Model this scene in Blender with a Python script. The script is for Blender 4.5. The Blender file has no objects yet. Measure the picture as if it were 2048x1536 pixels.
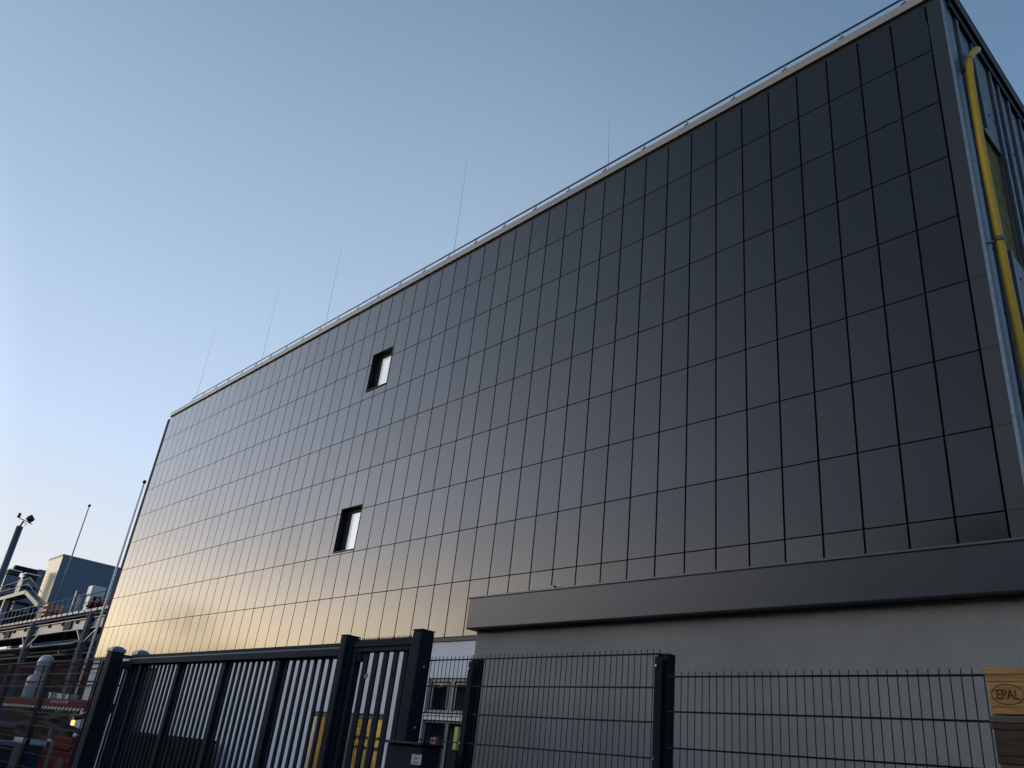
import bpy, bmesh, math, random
from mathutils import Vector, Matrix
random.seed(7)
S = bpy.context.scene
COL = S.collection
# ------------------------------------------------------------------ camera
RX = Vector((0.68719437, 0.71824111, 0.10905778))
UP = Vector((0.24877888, -0.37370378, 0.89356284))
FW = Vector((-0.68254888, 0.58692008, 0.43549035))
FPX = 1633.18
CZ = 1.6
GZ = -0.046
cam_d = bpy.data.cameras.new('camera')
cam = bpy.data.objects.new('camera', cam_d)
COL.objects.link(cam)
cam_d.sensor_width = 36.0
cam_d.lens = FPX / 2048 * 36.0
cam_d.clip_start = 0.05
cam_d.clip_end = 6000
M = Matrix((RX, UP, -FW)).transposed().to_4x4()
M.translation = Vector((0, 0, CZ))
cam.matrix_world = M
S.camera = cam

def at(x, y, Y):
    """world (x, z) on the vertical plane at distance Y for a measured photo point"""
    d = RX * ((x - 1024) / FPX) - UP * ((y - 768) / FPX) + FW
    return d.x / d.y * Y, d.z / d.y * Y + CZ

# ------------------------------------------------------------------ mesh helpers
class MB:
    def __init__(s): s.v = []; s.f = []; s.sm = []; s.slots = []
    def quad(s, a, b, c, d):
        i = len(s.v); s.v += [a, b, c, d]; s.f.append((i, i+1, i+2, i+3)); s.sm.append(False)
    def poly(s, pts):
        i = len(s.v); s.v += list(pts); s.f.append(tuple(range(i, i+len(pts)))); s.sm.append(False)
    def box(s, x0, x1, y0, y1, z0, z1, bev=0.0):
        if bev > 0:
            b = min(bev, (x1-x0)*.45, (y1-y0)*.45, (z1-z0)*.45)
            bm = bmesh.new()
            bmesh.ops.create_cube(bm, size=1)
            for v in bm.verts:
                v.co = Vector(((x0+x1)/2+v.co.x*(x1-x0), (y0+y1)/2+v.co.y*(y1-y0), (z0+z1)/2+v.co.z*(z1-z0)))
            bmesh.ops.bevel(bm, geom=list(bm.edges), offset=b, segments=2, affect='EDGES', profile=.5)
            i = len(s.v); bm.verts.index_update()
            s.v += [tuple(v.co) for v in bm.verts]
            for f in bm.faces: s.f.append(tuple(i+v.index for v in f.verts)); s.sm.append(False)
            bm.free(); return
        i = len(s.v)
        s.v += [(x0,y0,z0),(x1,y0,z0),(x1,y1,z0),(x0,y1,z0),(x0,y0,z1),(x1,y0,z1),(x1,y1,z1),(x0,y1,z1)]
        for q in ((0,3,2,1),(4,5,6,7),(0,1,5,4),(1,2,6,5),(2,3,7,6),(3,0,4,7)):
            s.f.append(tuple(i+k for k in q)); s.sm.append(False)
    def bar(s, a, b, w, h, up=(0,0,1)):
        a = Vector(a); b = Vector(b); d = (b-a).normalized(); up = Vector(up)
        r = d.cross(up)
        if r.length < 1e-4: r = d.cross(Vector((0,1,0)))
        r.normalize(); u = r.cross(d)
        i = len(s.v)
        for p in (a, b):
            for (sx, sz) in ((-1,-1),(1,-1),(1,1),(-1,1)):
                s.v.append(tuple(p + r*sx*w/2 + u*sz*h/2))
        for q in ((0,1,2,3),(4,7,6,5),(0,4,5,1),(1,5,6,2),(2,6,7,3),(3,7,4,0)):
            s.f.append(tuple(i+k for k in q)); s.sm.append(False)
    def tube(s, pts, r, n=10, r2=None, cap=True):
        pts = [Vector(p) for p in pts]; m = len(pts); base = len(s.v); prev = None
        for k, p in enumerate(pts):
            d = (pts[min(k+1,m-1)] - pts[max(k-1,0)]).normalized()
            ref = prev if prev is not None else (Vector((1,0,0)) if abs(d.x) < .8 else Vector((0,1,0)))
            a = (ref - d*ref.dot(d)).normalized(); prev = a; b = d.cross(a)
            rr = r if r2 is None else r + (r2-r)*k/max(1, m-1)
            for j in range(n):
                t = 2*math.pi*j/n
                s.v.append(tuple(p + a*math.cos(t)*rr + b*math.sin(t)*rr))
        for k in range(m-1):
            for j in range(n):
                s.f.append((base+k*n+j, base+k*n+(j+1)%n, base+(k+1)*n+(j+1)%n, base+(k+1)*n+j)); s.sm.append(True)
        if cap:
            s.f.append(tuple(base+j for j in reversed(range(n)))); s.sm.append(False)
            s.f.append(tuple(base+(m-1)*n+j for j in range(n))); s.sm.append(False)
    def lathe(s, c, prof, n=20, sx=1, sy=1):
        base = len(s.v)
        for (r, z) in prof:
            for j in range(n):
                t = 2*math.pi*j/n
                s.v.append((c[0]+r*math.cos(t)*sx, c[1]+r*math.sin(t)*sy, c[2]+z))
        for k in range(len(prof)-1):
            for j in range(n):
                s.f.append((base+k*n+j, base+k*n+(j+1)%n, base+(k+1)*n+(j+1)%n, base+(k+1)*n+j)); s.sm.append(True)
        s.f.append(tuple(base+j for j in reversed(range(n)))); s.sm.append(False)
        s.f.append(tuple(base+(len(prof)-1)*n+j for j in range(n))); s.sm.append(False)
    def mesh(s, name):
        me = bpy.data.meshes.new(name); me.from_pydata([tuple(v) for v in s.v], [], s.f)
        me.polygons.foreach_set('use_smooth', s.sm)
        for (a, b, k) in s.slots:
            for q in range(a, b): me.polygons[q].material_index = k
        me.update(); return me
    def build(s, name, mat, parent=None):
        o = bpy.data.objects.new(name, s.mesh(name)); COL.objects.link(o)
        if mat: o.data.materials.append(mat)
        if parent:
            o.parent = parent
            o.matrix_parent_inverse = Matrix.Translation(-parent_world(parent))
        return o

def parent_world(o):
    p = Vector(o.location)
    return p

def tag(o, label, cat, group=None):
    o['label'] = label; o['category'] = cat
    if group: o['group'] = group
    return o
def thing(name, loc, label, cat, group=None):
    o = bpy.data.objects.new(name, None); COL.objects.link(o)
    o.location = loc; o.empty_display_size = .2
    return tag(o, label, cat, group)
def box_part(name, mat, parent, *a, bev=0):
    m = MB(); m.box(*a, bev=bev); return m.build(name, mat, parent)
def copy_tree(o, delta, parent=None):
    c = o.copy(); COL.objects.link(c)
    if parent: c.parent = parent; c.matrix_parent_inverse = o.matrix_parent_inverse.copy()
    else: c.location = Vector(o.location) + Vector(delta)
    for ch in list(o.children): copy_tree(ch, delta, c)
    return c

# ------------------------------------------------------------------ materials
def mat(name, col, rough=.6, metal=0.0, spec=.5, ior=1.5, var=.0, vscale=4.0, bump=0.0, bscale=60.0, emit=None, estr=0.0, stretch=None, col2=None, rvar=0.0, bdist=.02):
    m = bpy.data.materials.new(name); m.use_nodes = True
    nt = m.node_tree; b = nt.nodes['Principled BSDF']
    b.inputs['Base Color'].default_value = (*col, 1); b.inputs['Roughness'].default_value = rough
    b.inputs['Metallic'].default_value = metal; b.inputs['IOR'].default_value = ior
    b.inputs['Specular IOR Level'].default_value = spec
    tc = nt.nodes.new('ShaderNodeTexCoord'); src = tc.outputs['Object']
    if stretch:
        mp = nt.nodes.new('ShaderNodeMapping'); mp.inputs['Scale'].default_value = stretch
        nt.links.new(src, mp.inputs['Vector']); src = mp.outputs['Vector']
    if var > 0 or col2:
        n = nt.nodes.new('ShaderNodeTexNoise'); n.inputs['Scale'].default_value = vscale; n.inputs['Detail'].default_value = 6
        n.inputs['Roughness'].default_value = .65
        nt.links.new(src, n.inputs['Vector'])
        r = nt.nodes.new('ShaderNodeValToRGB'); nt.links.new(n.outputs['Fac'], r.inputs['Fac'])
        r.color_ramp.elements[0].position = .3; r.color_ramp.elements[1].position = .72
        c2 = col2 if col2 else tuple(min(1, c*(1+var)) for c in col)
        c1 = col if col2 else tuple(c*(1-var) for c in col)
        r.color_ramp.elements[0].color = (*c1, 1); r.color_ramp.elements[1].color = (*c2, 1)
        nt.links.new(r.outputs['Color'], b.inputs['Base Color'])
        if rvar > 0:
            mr = nt.nodes.new('ShaderNodeMapRange'); mr.inputs['To Min'].default_value = rough-rvar; mr.inputs['To Max'].default_value = rough+rvar
            nt.links.new(n.outputs['Fac'], mr.inputs['Value']); nt.links.new(mr.outputs['Result'], b.inputs['Roughness'])
    if bump > 0:
        n2 = nt.nodes.new('ShaderNodeTexNoise'); n2.inputs['Scale'].default_value = bscale; n2.inputs['Detail'].default_value = 4
        nt.links.new(src, n2.inputs['Vector'])
        bp = nt.nodes.new('ShaderNodeBump'); bp.inputs['Strength'].default_value = bump; bp.inputs['Distance'].default_value = bdist
        nt.links.new(n2.outputs['Fac'], bp.inputs['Height']); nt.links.new(bp.outputs['Normal'], b.inputs['Normal'])
    if emit:
        b.inputs['Emission Color'].default_value = (*emit, 1); b.inputs['Emission Strength'].default_value = estr
    return m

PANEL = mat('panel_coating', (.0035,.004,.005), rough=.18, ior=1.44, var=.25, vscale=.5, rvar=.015)
def panel_variation(m):
    nt = m.node_tree; b = nt.nodes['Principled BSDF']
    tc = nt.nodes.new('ShaderNodeTexCoord'); mp = nt.nodes.new('ShaderNodeMapping'); mp.vector_type = 'POINT'
    mp.inputs['Location'].default_value = (3.527/.68268+100, 0, -16.187/1.3+100); mp.inputs['Scale'].default_value = (1/.68268, 0, 1/1.3)
    nt.links.new(tc.outputs['Object'], mp.inputs['Vector'])
    fl = nt.nodes.new('ShaderNodeVectorMath'); fl.operation = 'FLOOR'; nt.links.new(mp.outputs[0], fl.inputs[0])
    wn = nt.nodes.new('ShaderNodeTexWhiteNoise'); wn.noise_dimensions = '3D'; nt.links.new(fl.outputs[0], wn.inputs['Vector'])
    mr = nt.nodes.new('ShaderNodeMapRange'); mr.inputs['To Min'].default_value = .16; mr.inputs['To Max'].default_value = .195
    nt.links.new(wn.outputs['Value'], mr.inputs['Value']); nt.links.new(mr.outputs[0], b.inputs['Roughness'])
    m2 = nt.nodes.new('ShaderNodeMapRange'); m2.inputs['To Min'].default_value = 1.43; m2.inputs['To Max'].default_value = 1.462
    nt.links.new(wn.outputs['Value'], m2.inputs['Value']); nt.links.new(m2.outputs[0], b.inputs['IOR'])
    ns = nt.nodes.new('ShaderNodeTexNoise'); ns.inputs['Scale'].default_value = 1.1; ns.inputs['Detail'].default_value = 2
    nt.links.new(tc.outputs['Object'], ns.inputs['Vector'])
    bp = nt.nodes.new('ShaderNodeBump'); bp.inputs['Strength'].default_value = .04; bp.inputs['Distance'].default_value = .02
    nt.links.new(ns.outputs['Fac'], bp.inputs['Height']); nt.links.new(bp.outputs['Normal'], b.inputs['Normal'])
panel_variation(PANEL)
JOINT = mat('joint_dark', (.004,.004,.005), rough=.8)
TRIM = mat('trim_anthracite', (.012,.0135,.017), rough=.5, spec=.3, var=.2, vscale=1.5)
COPING = mat('coping_grey', (.23,.22,.21), rough=.45, var=.08, vscale=2)
GALV = mat('galvanised', (.13,.165,.2), rough=.42, metal=.75, var=.25, vscale=9)
SHEET = mat('cassette_sheet', (.12,.13,.14), rough=.5, metal=.4, var=.3, vscale=3)
WHITE = mat('white_render', (.62,.64,.68), rough=.85, var=.05, vscale=1.2, bump=.12, bscale=180)
STUCCO = mat('grey_render', (.42,.395,.36), rough=.95, var=.13, vscale=1.3, bump=.9, bscale=125, bdist=.03)
FASCIA = mat('fascia_sheet', (.034,.037,.041), rough=.4, ior=1.5, var=.15, vscale=1.3, rvar=.05)
FENCE = mat('anthracite_powder', (.009,.012,.0175), rough=.5, spec=.12, var=.15, vscale=20)
FENCE2 = mat('anthracite_gate', (.017,.0225,.031), rough=.6, spec=.04, var=.2, vscale=6)
BOLT = mat('bolt_steel', (.6,.6,.6), rough=.3, metal=1)
YELLOW = mat('yellow_hose', (.5,.3,.004), rough=.5, var=.12, vscale=5)
WOOL = mat('mineral_wool', (.15,.125,.04), rough=1, var=.5, vscale=6, bump=.6, bscale=25)
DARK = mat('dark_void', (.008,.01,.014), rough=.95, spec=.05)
BLACK = mat('black_plastic', (.01,.01,.012), rough=.5)
STEEL = mat('steel_paint', (.1,.13,.17), rough=.5, var=.2, vscale=1.5)
STEELL = mat('steel_light', (.17,.2,.24), rough=.5, var=.15, vscale=.8)
STEELD = mat('steel_dark', (.012,.017,.026), rough=.7, spec=.1, var=.3, vscale=1)
NAVY = mat('hall_dark_sheet', (.09,.14,.21), rough=.5, var=.1, vscale=.6)
CREAM = mat('hall_cream_glow', (.55,.49,.36), rough=.45, var=.05, vscale=.6)  # pale end wall, with the sunset glow on it mixed into the cream
RED = mat('red_paint', (.12,.004,.009), rough=.7, spec=.04, var=.2, vscale=5)
ORANGE = mat('orange_plastic', (.55,.14,.05), rough=.5, var=.15, vscale=6)
PALE = mat('pale_sheet', (.6,.62,.64), rough=.5, var=.08, vscale=3)
FILM = mat('wrap_film', (.42,.45,.49), rough=.28, var=.25, vscale=5, bump=.5, bscale=12)
BLUE = mat('blue_paint', (.012,.03,.06), rough=.6, spec=.15, var=.2, vscale=4)
BROWN = mat('brown_paint', (.03,.016,.015), rough=.7, spec=.08, var=.3, vscale=2)
CRATE = mat('crate_wood', (.09,.055,.022), rough=.9, spec=.1, var=.3, vscale=8)
WOODN = mat('fresh_wood', (.46,.2,.06), rough=.85, col2=(.78,.42,.15), vscale=5, stretch=(1.6,9,16), bump=.45, bscale=30)
WOODO = mat('old_wood', (.04,.024,.015), rough=.9, col2=(.14,.09,.055), vscale=7, stretch=(1.2,9,14), bump=.4, bscale=40)
BURN = mat('burned_ink', (.03,.012,.006), rough=.9, col2=(.2,.085,.03), vscale=60)
LEAF = mat('leaf_mass', (.03,.045,.018), rough=.8, var=.4, vscale=1)
ASPH = mat('asphalt', (.045,.046,.048), rough=.9, var=.25, vscale=.7, bump=.5, bscale=90)
YSIGN = mat('yellow_sign', (.42,.38,.05), rough=.5)
REDBOX = mat('red_box', (.2,.008,.02), rough=.4)
LAMPM = mat('lamp_tube', (1,1,1), emit=(1,.88,.62), estr=10)
AMBER = mat('amber_lens', (.8,.5,.1), emit=(1,.7,.2), estr=2.2)
ROOMY = mat('yellow_partition', (.72,.53,.22), rough=.7, var=.08, vscale=3, emit=(1,.62,.16), estr=.0)
BLIND = mat('lit_blind', (.8,.8,.8), rough=.8, emit=(1,.97,.96), estr=.5)
STICK = mat('sticker_pale', (.5,.55,.57), rough=.5, var=.35, vscale=45, col2=(.3,.33,.36))
def glass(name, tint, mix):
    m = bpy.data.materials.new(name); m.use_nodes = True; nt = m.node_tree
    for n in list(nt.nodes):
        if n.type != 'OUTPUT_MATERIAL': nt.nodes.remove(n)
    out = nt.nodes['Material Output']
    t = nt.nodes.new('ShaderNodeBsdfTransparent'); t.inputs['Color'].default_value = (*tint, 1)
    g = nt.nodes.new('ShaderNodeBsdfGlossy'); g.inputs['Roughness'].default_value = .03
    fr0 = nt.nodes.new('ShaderNodeFresnel'); fr0.inputs['IOR'].default_value = 1.5
    ge = nt.nodes.new('ShaderNodeNewGeometry'); fr = nt.nodes.new('ShaderNodeMix'); fr.data_type = 'FLOAT'
    nt.links.new(ge.outputs['Backfacing'], fr.inputs[0]); nt.links.new(fr0.outputs[0], fr.inputs[2]); fr.inputs[3].default_value = 0.0
    mx = nt.nodes.new('ShaderNodeMixShader')
    nt.links.new(fr.outputs[0], mx.inputs[0]); nt.links.new(t.outputs[0], mx.inputs[1]); nt.links.new(g.outputs[0], mx.inputs[2])
    nt.links.new(mx.outputs[0], out.inputs['Surface']); return m
GLASS = glass('window_glass', (.85,.88,.88), .1)
GLASSD = glass('dark_glass', (.55,.62,.62), .1)
CURT = mat('grey_curtain', (.3,.33,.32), rough=.9, var=.35, vscale=3, stretch=(9,9,.2))

# ------------------------------------------------------------------ sky and light
SUN_EL = math.radians(1.5)
SAZ = math.radians(-125)          # sun has just reached the horizon, behind the camera to the left
SUN_AZ = Vector((math.sin(SAZ), math.cos(SAZ), 0))
dirv = Vector((SUN_AZ.x*math.cos(SUN_EL), SUN_AZ.y*math.cos(SUN_EL), math.sin(SUN_EL)))
w = bpy.data.worlds.new('World'); S.world = w; w.use_nodes = True
nt = w.node_tree; bg = nt.nodes['Background']; wout = nt.nodes['World Output']
sky = nt.nodes.new('ShaderNodeTexSky'); sky.sky_type = 'NISHITA'; sky.sun_disc = False
sky.sun_elevation = SUN_EL; sky.sun_rotation = SAZ
sky.altitude = 200; sky.air_density = 1.0; sky.dust_density = 1.6; sky.ozone_density = 1.4
nt.links.new(sky.outputs[0], bg.inputs['Color'])
bg.inputs['Strength'].default_value = 0.05
def nd(t): return nt.nodes.new(t)
def mth(op, a, b=None, clamp=False):
    n = nd('ShaderNodeMath'); n.operation = op; n.use_clamp = clamp
    for i, v in enumerate((a, b)):
        if v is None: continue
        if isinstance(v, (int, float)): n.inputs[i].default_value = v
        else: nt.links.new(v, n.inputs[i])
    return n.outputs[0]
def smooth(v, lo, hi, t0=0.0, t1=1.0):
    n = nd('ShaderNodeMapRange'); n.interpolation_type = 'SMOOTHSTEP'
    n.inputs['From Min'].default_value = lo; n.inputs['From Max'].default_value = hi
    n.inputs['To Min'].default_value = t0; n.inputs['To Max'].default_value = t1
    nt.links.new(v, n.inputs['Value']); return n.outputs['Result']
def ramp(v, stops):
    n = nd('ShaderNodeValToRGB'); nt.links.new(v, n.inputs['Fac']); e = n.color_ramp.elements
    e[0].position = stops[0][0]; e[0].color = (*stops[0][1], 1); e[1].position = stops[-1][0]; e[1].color = (*stops[-1][1], 1)
    for p, c in stops[1:-1]: k = e.new(p); k.color = (*c, 1)
    return n.outputs['Color']
def mixc(f, a, b, mode='MIX'):
    n = nd('ShaderNodeMix'); n.data_type = 'RGBA'; n.blend_type = mode
    if isinstance(f, (int, float)): n.inputs[0].default_value = f
    else: nt.links.new(f, n.inputs[0])
    for s_, v in ((n.inputs[6], a), (n.inputs[7], b)):
        if isinstance(v, tuple): s_.default_value = (*v, 1)
        else: nt.links.new(v, s_)
    return n.outputs[2]
tcw = nd('ShaderNodeTexCoord'); nrm = nd('ShaderNodeVectorMath'); nrm.operation = 'NORMALIZE'; nt.links.new(tcw.outputs['Generated'], nrm.inputs[0])
sp = nd('ShaderNodeSeparateXYZ'); nt.links.new(nrm.outputs[0], sp.inputs[0]); zz_ = mth('MAXIMUM', sp.outputs['Z'], 0.0)
dt = nd('ShaderNodeVectorMath'); dt.operation = 'DOT_PRODUCT'; nt.links.new(nrm.outputs[0], dt.inputs[0]); dt.inputs[1].default_value = dirv
cg = dt.outputs['Value']
glow = mth('MAXIMUM', mth('SUBTRACT', mth('DIVIDE', .28, mth('SUBTRACT', 1.045, cg)), .8), 0.0)
glow = mth('MULTIPLY', glow, smooth(zz_, .09, .24, 1.58, .87))
near = ramp(zz_, [(0,(1.3,.95,.5)),(.1,(1.26,1,.6)),(.16,(1.16,1,.8)),(.21,(1.03,1,1.0)),(.27,(.95,1,1.12)),(.34,(.92,1,1.18)),(.5,(.9,1,1.24)),(1,(.8,1,1.3))])
def sc(c, k): return tuple(v*k for v in c)
far = ramp(zz_, [(0,sc((1.1,.98,.92),.74)),(.1,sc((1.02,1,1.02),.74)),(.18,sc((.94,1,1.13),.73)),(.29,sc((.8,1,1.29),.7)),(.5,sc((.75,1,1.35),.515)),(.64,sc((.735,1,1.36),.405)),(.78,sc((.69,1,1.4),.29)),(1,sc((.66,1,1.5),.21))])
far = mixc(smooth(cg, .3, -.35), far, mixc(1.0, far, (.5,.64,.76), 'MULTIPLY'))
gv_ = nd('ShaderNodeVectorMath'); gv_.operation = 'SCALE'; nt.links.new(near, gv_.inputs[0]); nt.links.new(glow, gv_.inputs['Scale'])
vs = nd('ShaderNodeVectorMath'); vs.operation = 'ADD'; nt.links.new(far, vs.inputs[0]); nt.links.new(gv_.outputs[0], vs.inputs[1])
bg2 = nd('ShaderNodeBackground'); nt.links.new(vs.outputs[0], bg2.inputs['Color']); bg2.inputs['Strength'].default_value = 1.0
ad = nd('ShaderNodeAddShader'); nt.links.new(bg.outputs[0], ad.inputs[0]); nt.links.new(bg2.outputs[0], ad.inputs[1]); nt.links.new(ad.outputs[0], wout.inputs['Surface'])
sun_d = bpy.data.lights.new('sun', 'SUN'); sun = bpy.data.objects.new('sun', sun_d); COL.objects.link(sun)
sun_d.energy = 0.03; sun_d.angle = math.radians(10); sun_d.color = (1, .72, .42)
sun.rotation_euler = dirv.to_track_quat('Z', 'Y').to_euler()
S.view_settings.view_transform = 'Standard'; S.view_settings.look = 'None'; S.view_settings.gamma = 1
S.view_settings.exposure = 0

# ------------------------------------------------------------------ ground
g = MB(); g.quad((-3000,-3000,GZ),(3000,-3000,GZ),(3000,3000,GZ),(-3000,3000,GZ))
go = g.build('ground', ASPH); go['kind'] = 'structure'
# tree belt added out of view to block the low glow; blurs in the cladding
tb = MB()
def belt_tree(cx, cy, h, rad, nq):
    tb.tube([(cx,cy,GZ),(cx+random.uniform(-.3,.3),cy,h*.6)], .22, n=6, r2=.08)
    for q in range(nq):
        while True:
            p = Vector((random.uniform(-1,1), random.uniform(-1,1), random.uniform(-1,1)))
            if p.length < 1: break
        p = Vector((cx+p.x*rad*(1-.35*max(0,p.z)), cy+p.y*rad*(1-.35*max(0,p.z)), h*.5+p.z*h*.5))
        n1 = Vector((random.uniform(-1,1), random.uniform(-1,1), random.uniform(-1,1))).normalized()
        t1 = n1.orthogonal().normalized()*random.uniform(.3,.62); t2 = n1.cross(t1)
        tb.quad(tuple(p-t1-t2), tuple(p+t1-t2), tuple(p+t1+t2), tuple(p-t1+t2))
x = -150.0
while x < 26:
    h = random.uniform(6.2, 7.6)
    if x > -13: h = random.uniform(8.6, 11)
    if x < -88: h = random.uniform(8.5, 11.5)
    elif x < -38: h = random.uniform(8.4, 9.8)
    belt_tree(x, random.uniform(-19,-15), h, random.uniform(1.7,2.5), 330)
    x += random.uniform(1.9, 2.8)
SPX, SPZ = -99.9, 14.4
belt_tree(-12,-15,15.0,2.3,520); belt_tree(-14.5,-15,13.8,1.8,360); belt_tree(-110,-15,12.6,2.0,260); belt_tree(-88,-15,11.6,2.0,240)
for q in range(520):   # one tall tree with a small crown high on the stem
    while True:
        p = Vector((random.uniform(-1,1), random.uniform(-1,1), random.uniform(-1,1)))
        if p.length < 1: break
    p = Vector((SPX+p.x*1.9, -15+p.y*1.5, SPZ+p.z*1.7))
    n1 = Vector((random.uniform(-1,1), random.uniform(-1,1), random.uniform(-1,1))).normalized(); t1 = n1.orthogonal().normalized()*random.uniform(.25,.5); t2 = n1.cross(t1)
    tb.quad(tuple(p-t1-t2), tuple(p+t1-t2), tuple(p+t1+t2), tuple(p-t1+t2))
tb.tube([(SPX,-15,GZ),(SPX,-15,SPZ)], .16, n=6, r2=.08)
tbo = tb.build('added_tree_belt', LEAF); tbo['kind'] = 'stuff'

# ================================================================== the big clad building
FY = 12.4558; PW = 0.68268; PH = 1.3; X0 = -3.527; ZT = CZ + 11.2207*PH - .083
ROW0 = CZ + 11.2207*PH
def colx(k): return X0 - PW*k
def rowz(r): return ROW0 - PH*r
XL = colx(54) - .06; XS = -3.21
DEPTH = 30.0
bld = thing('clad_building', ((XL+XS)/2, FY, GZ), 'huge dark panel clad building with a white ground floor and two small windows', 'building')
WIN = [(-21.78,-20.64,12.585,13.955), (-21.745,-20.62,7.175,8.535)]
pan = MB()
gv, gh = .036, .023
for k in range(54):
    for r in range(9):
        x1 = colx(k) - gv/2; x0 = colx(k+1) + gv/2
        z1 = rowz(r) - gh/2; z0 = rowz(r+1) + gh/2
        if r == 0: z1 = ROW0 - .083
        tx = random.gauss(0, .0012); tz = random.gauss(0, .0014)
        rects = [(x0,x1,z0,z1)]
        for (a,b,c,d) in WIN:
            nr = []
            for (p,q,s_,t) in rects:
                A, B, C_, D = a-.012, b+.012, c-.03, d+.012
                if q <= A or p >= B or t <= C_ or s_ >= D: nr.append((p,q,s_,t)); continue
                if p < A: nr.append((p,A,s_,t))
                if q > B: nr.append((B,q,s_,t))
                pl, qr = max(p,A), min(q,B)
                if s_ < C_: nr.append((pl,qr,s_,C_))
                if t > D: nr.append((pl,qr,D,t))
            rects = nr
        xc, zc = (x0+x1)/2, (z0+z1)/2
        for (p,q,s_,t) in rects:
            if q-p < .01 or t-s_ < .01: continue
            i = len(pan.v)
            def yy(x, z): return FY + tx*(x-xc)/PW + tz*(z-zc)/PH
            pan.v += [(p,yy(p,s_),s_),(q,yy(q,s_),s_),(q,FY+.03,s_),(p,FY+.03,s_),(p,yy(p,t),t),(q,yy(q,t),t),(q,FY+.03,t),(p,FY+.03,t)]
            for f in ((0,3,2,1),(4,5,6,7),(0,1,5,4),(1,2,6,5),(2,3,7,6),(3,0,4,7)):
                pan.f.append(tuple(i+z for z in f)); pan.sm.append(False)
pan.build('facade_cladding', PANEL, bld)
# backing behind the open joints, with holes for the two windows
bk = MB(); yb0, yb1 = FY+.06, FY+.11
zb, zt_ = rowz(9)+.01, ROW0-.06
xw0 = min(WIN[0][0],WIN[1][0])-.02; xw1 = max(WIN[0][1],WIN[1][1])+.02
bk.box(XL+.02, xw0, yb0, yb1, zb, zt_); bk.box(xw1, X0-.02, yb0, yb1, zb, zt_)
bk.box(xw0, xw1, yb0, yb1, zb, WIN[1][2]-.03); bk.box(xw0, xw1, yb0, yb1, WIN[1][3]+.02, WIN[0][2]-.03); bk.box(xw0, xw1, yb0, yb1, WIN[0][3]+.02, zt_)
bk.build('backing_wall', JOINT, bld)
# hidden body of the building (roof, rear)
bo = MB(); bo.box(XL+.05, XS-.25, FY+.9, FY+DEPTH, rowz(9)+.02, ROW0-.1)
bo.build('building_core', STEELD, bld)
box_part('roof', STEELD, bld, XL+.03, XS-.2, FY+.14, FY+DEPTH, ROW0-.05, ROW0+.12)
# windows
for (a,b,c,d) in WIN:
    wn = MB(); dep = .27
    wn.box(a-.01, a+.0, FY-.004, FY+dep, c, d); wn.box(b, b+.01, FY-.004, FY+dep, c, d)
    wn.box(a-.01, b+.01, FY-.004, FY+dep, d, d+.01)
    wo = wn.build('window', TRIM, bld)
    fr = MB(); y0, y1 = FY+dep-.06, FY+dep
    fr.box(a, a+.25, y0, y1, c+.005, d); fr.box(b-.045, b, y0, y1, c+.005, d)
    fr.box(a+.25, b-.045, y0, y1, d-.12, d); fr.box(a+.25, b-.045, y0, y1, c+.005, c+.06); fr.box(a+.29, a+.305, y0-.012, y0, c+.06, d-.12)
    fr.build('frame', JOINT, wo).matrix_parent_inverse = Matrix.Identity(4)
    pn = MB(); pn.box(a+.25, b-.045, FY+dep-.035, FY+dep-.027, c+.06, d-.12); pn.build('pane', GLASS, wo).matrix_parent_inverse = Matrix.Identity(4)
    bl = MB(); bl.box(a+.25, b-.045, FY+dep-.02, FY+dep-.01, c+.06, d-.12); bl.build('blind', BLIND, wo).matrix_parent_inverse = Matrix.Identity(4)
    rm = MB()
    rm.box(a-.1, b+.1, FY+dep+.3, FY+dep+.32, c-.2, d+.2); rm.build('room_wall', DARK, wo).matrix_parent_inverse = Matrix.Identity(4)
    sl = MB(); sl.box(a-.012, b+.012, FY-.035, FY+dep-.06, c-.018, c); sl.build('sill', TRIM, wo).matrix_parent_inverse = Matrix.Identity(4)
# shadow gap, coping
box_part('shadow_gap', JOINT, bld, XL+.01, XS-.03, FY+.03, FY+.13, ROW0-.09, ROW0+.035)
cp = MB()
cp.box(XL-.03, XS-.04, FY-.035, FY+.5, ROW0+.035, ROW0+.245, bev=.008)
cp.build('coping', COPING, bld)
# corner trims at both ends
ct = MB()
for r in range(9):
    ct.box(X0+.014, XS-.045, FY+.004, FY+.03, rowz(r+1)+.003, rowz(r)-.003 if r else ROW0-.09)
ct.build('corner_trim', mat('corner_coating', (.005,.006,.008), rough=.34, ior=1.5, var=.2, vscale=.8), bld)
box_part('end_trim', mat('end_trim_dark',(.008,.008,.01),rough=.7,spec=.05), bld, XL-.25, XL+.04, FY-.012, FY+.3, rowz(9), ROW0-.085)
box_part('end_wall', STEEL, bld, XL-.06, XL, FY+.31, FY+DEPTH, GZ, ROW0)
# bottom trim
bt = MB(); bt.box(XL, XS-.05, FY+.015, FY+.2, 4.40, rowz(9)-.004); bt.build('base_trim', TRIM, bld)
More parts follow.
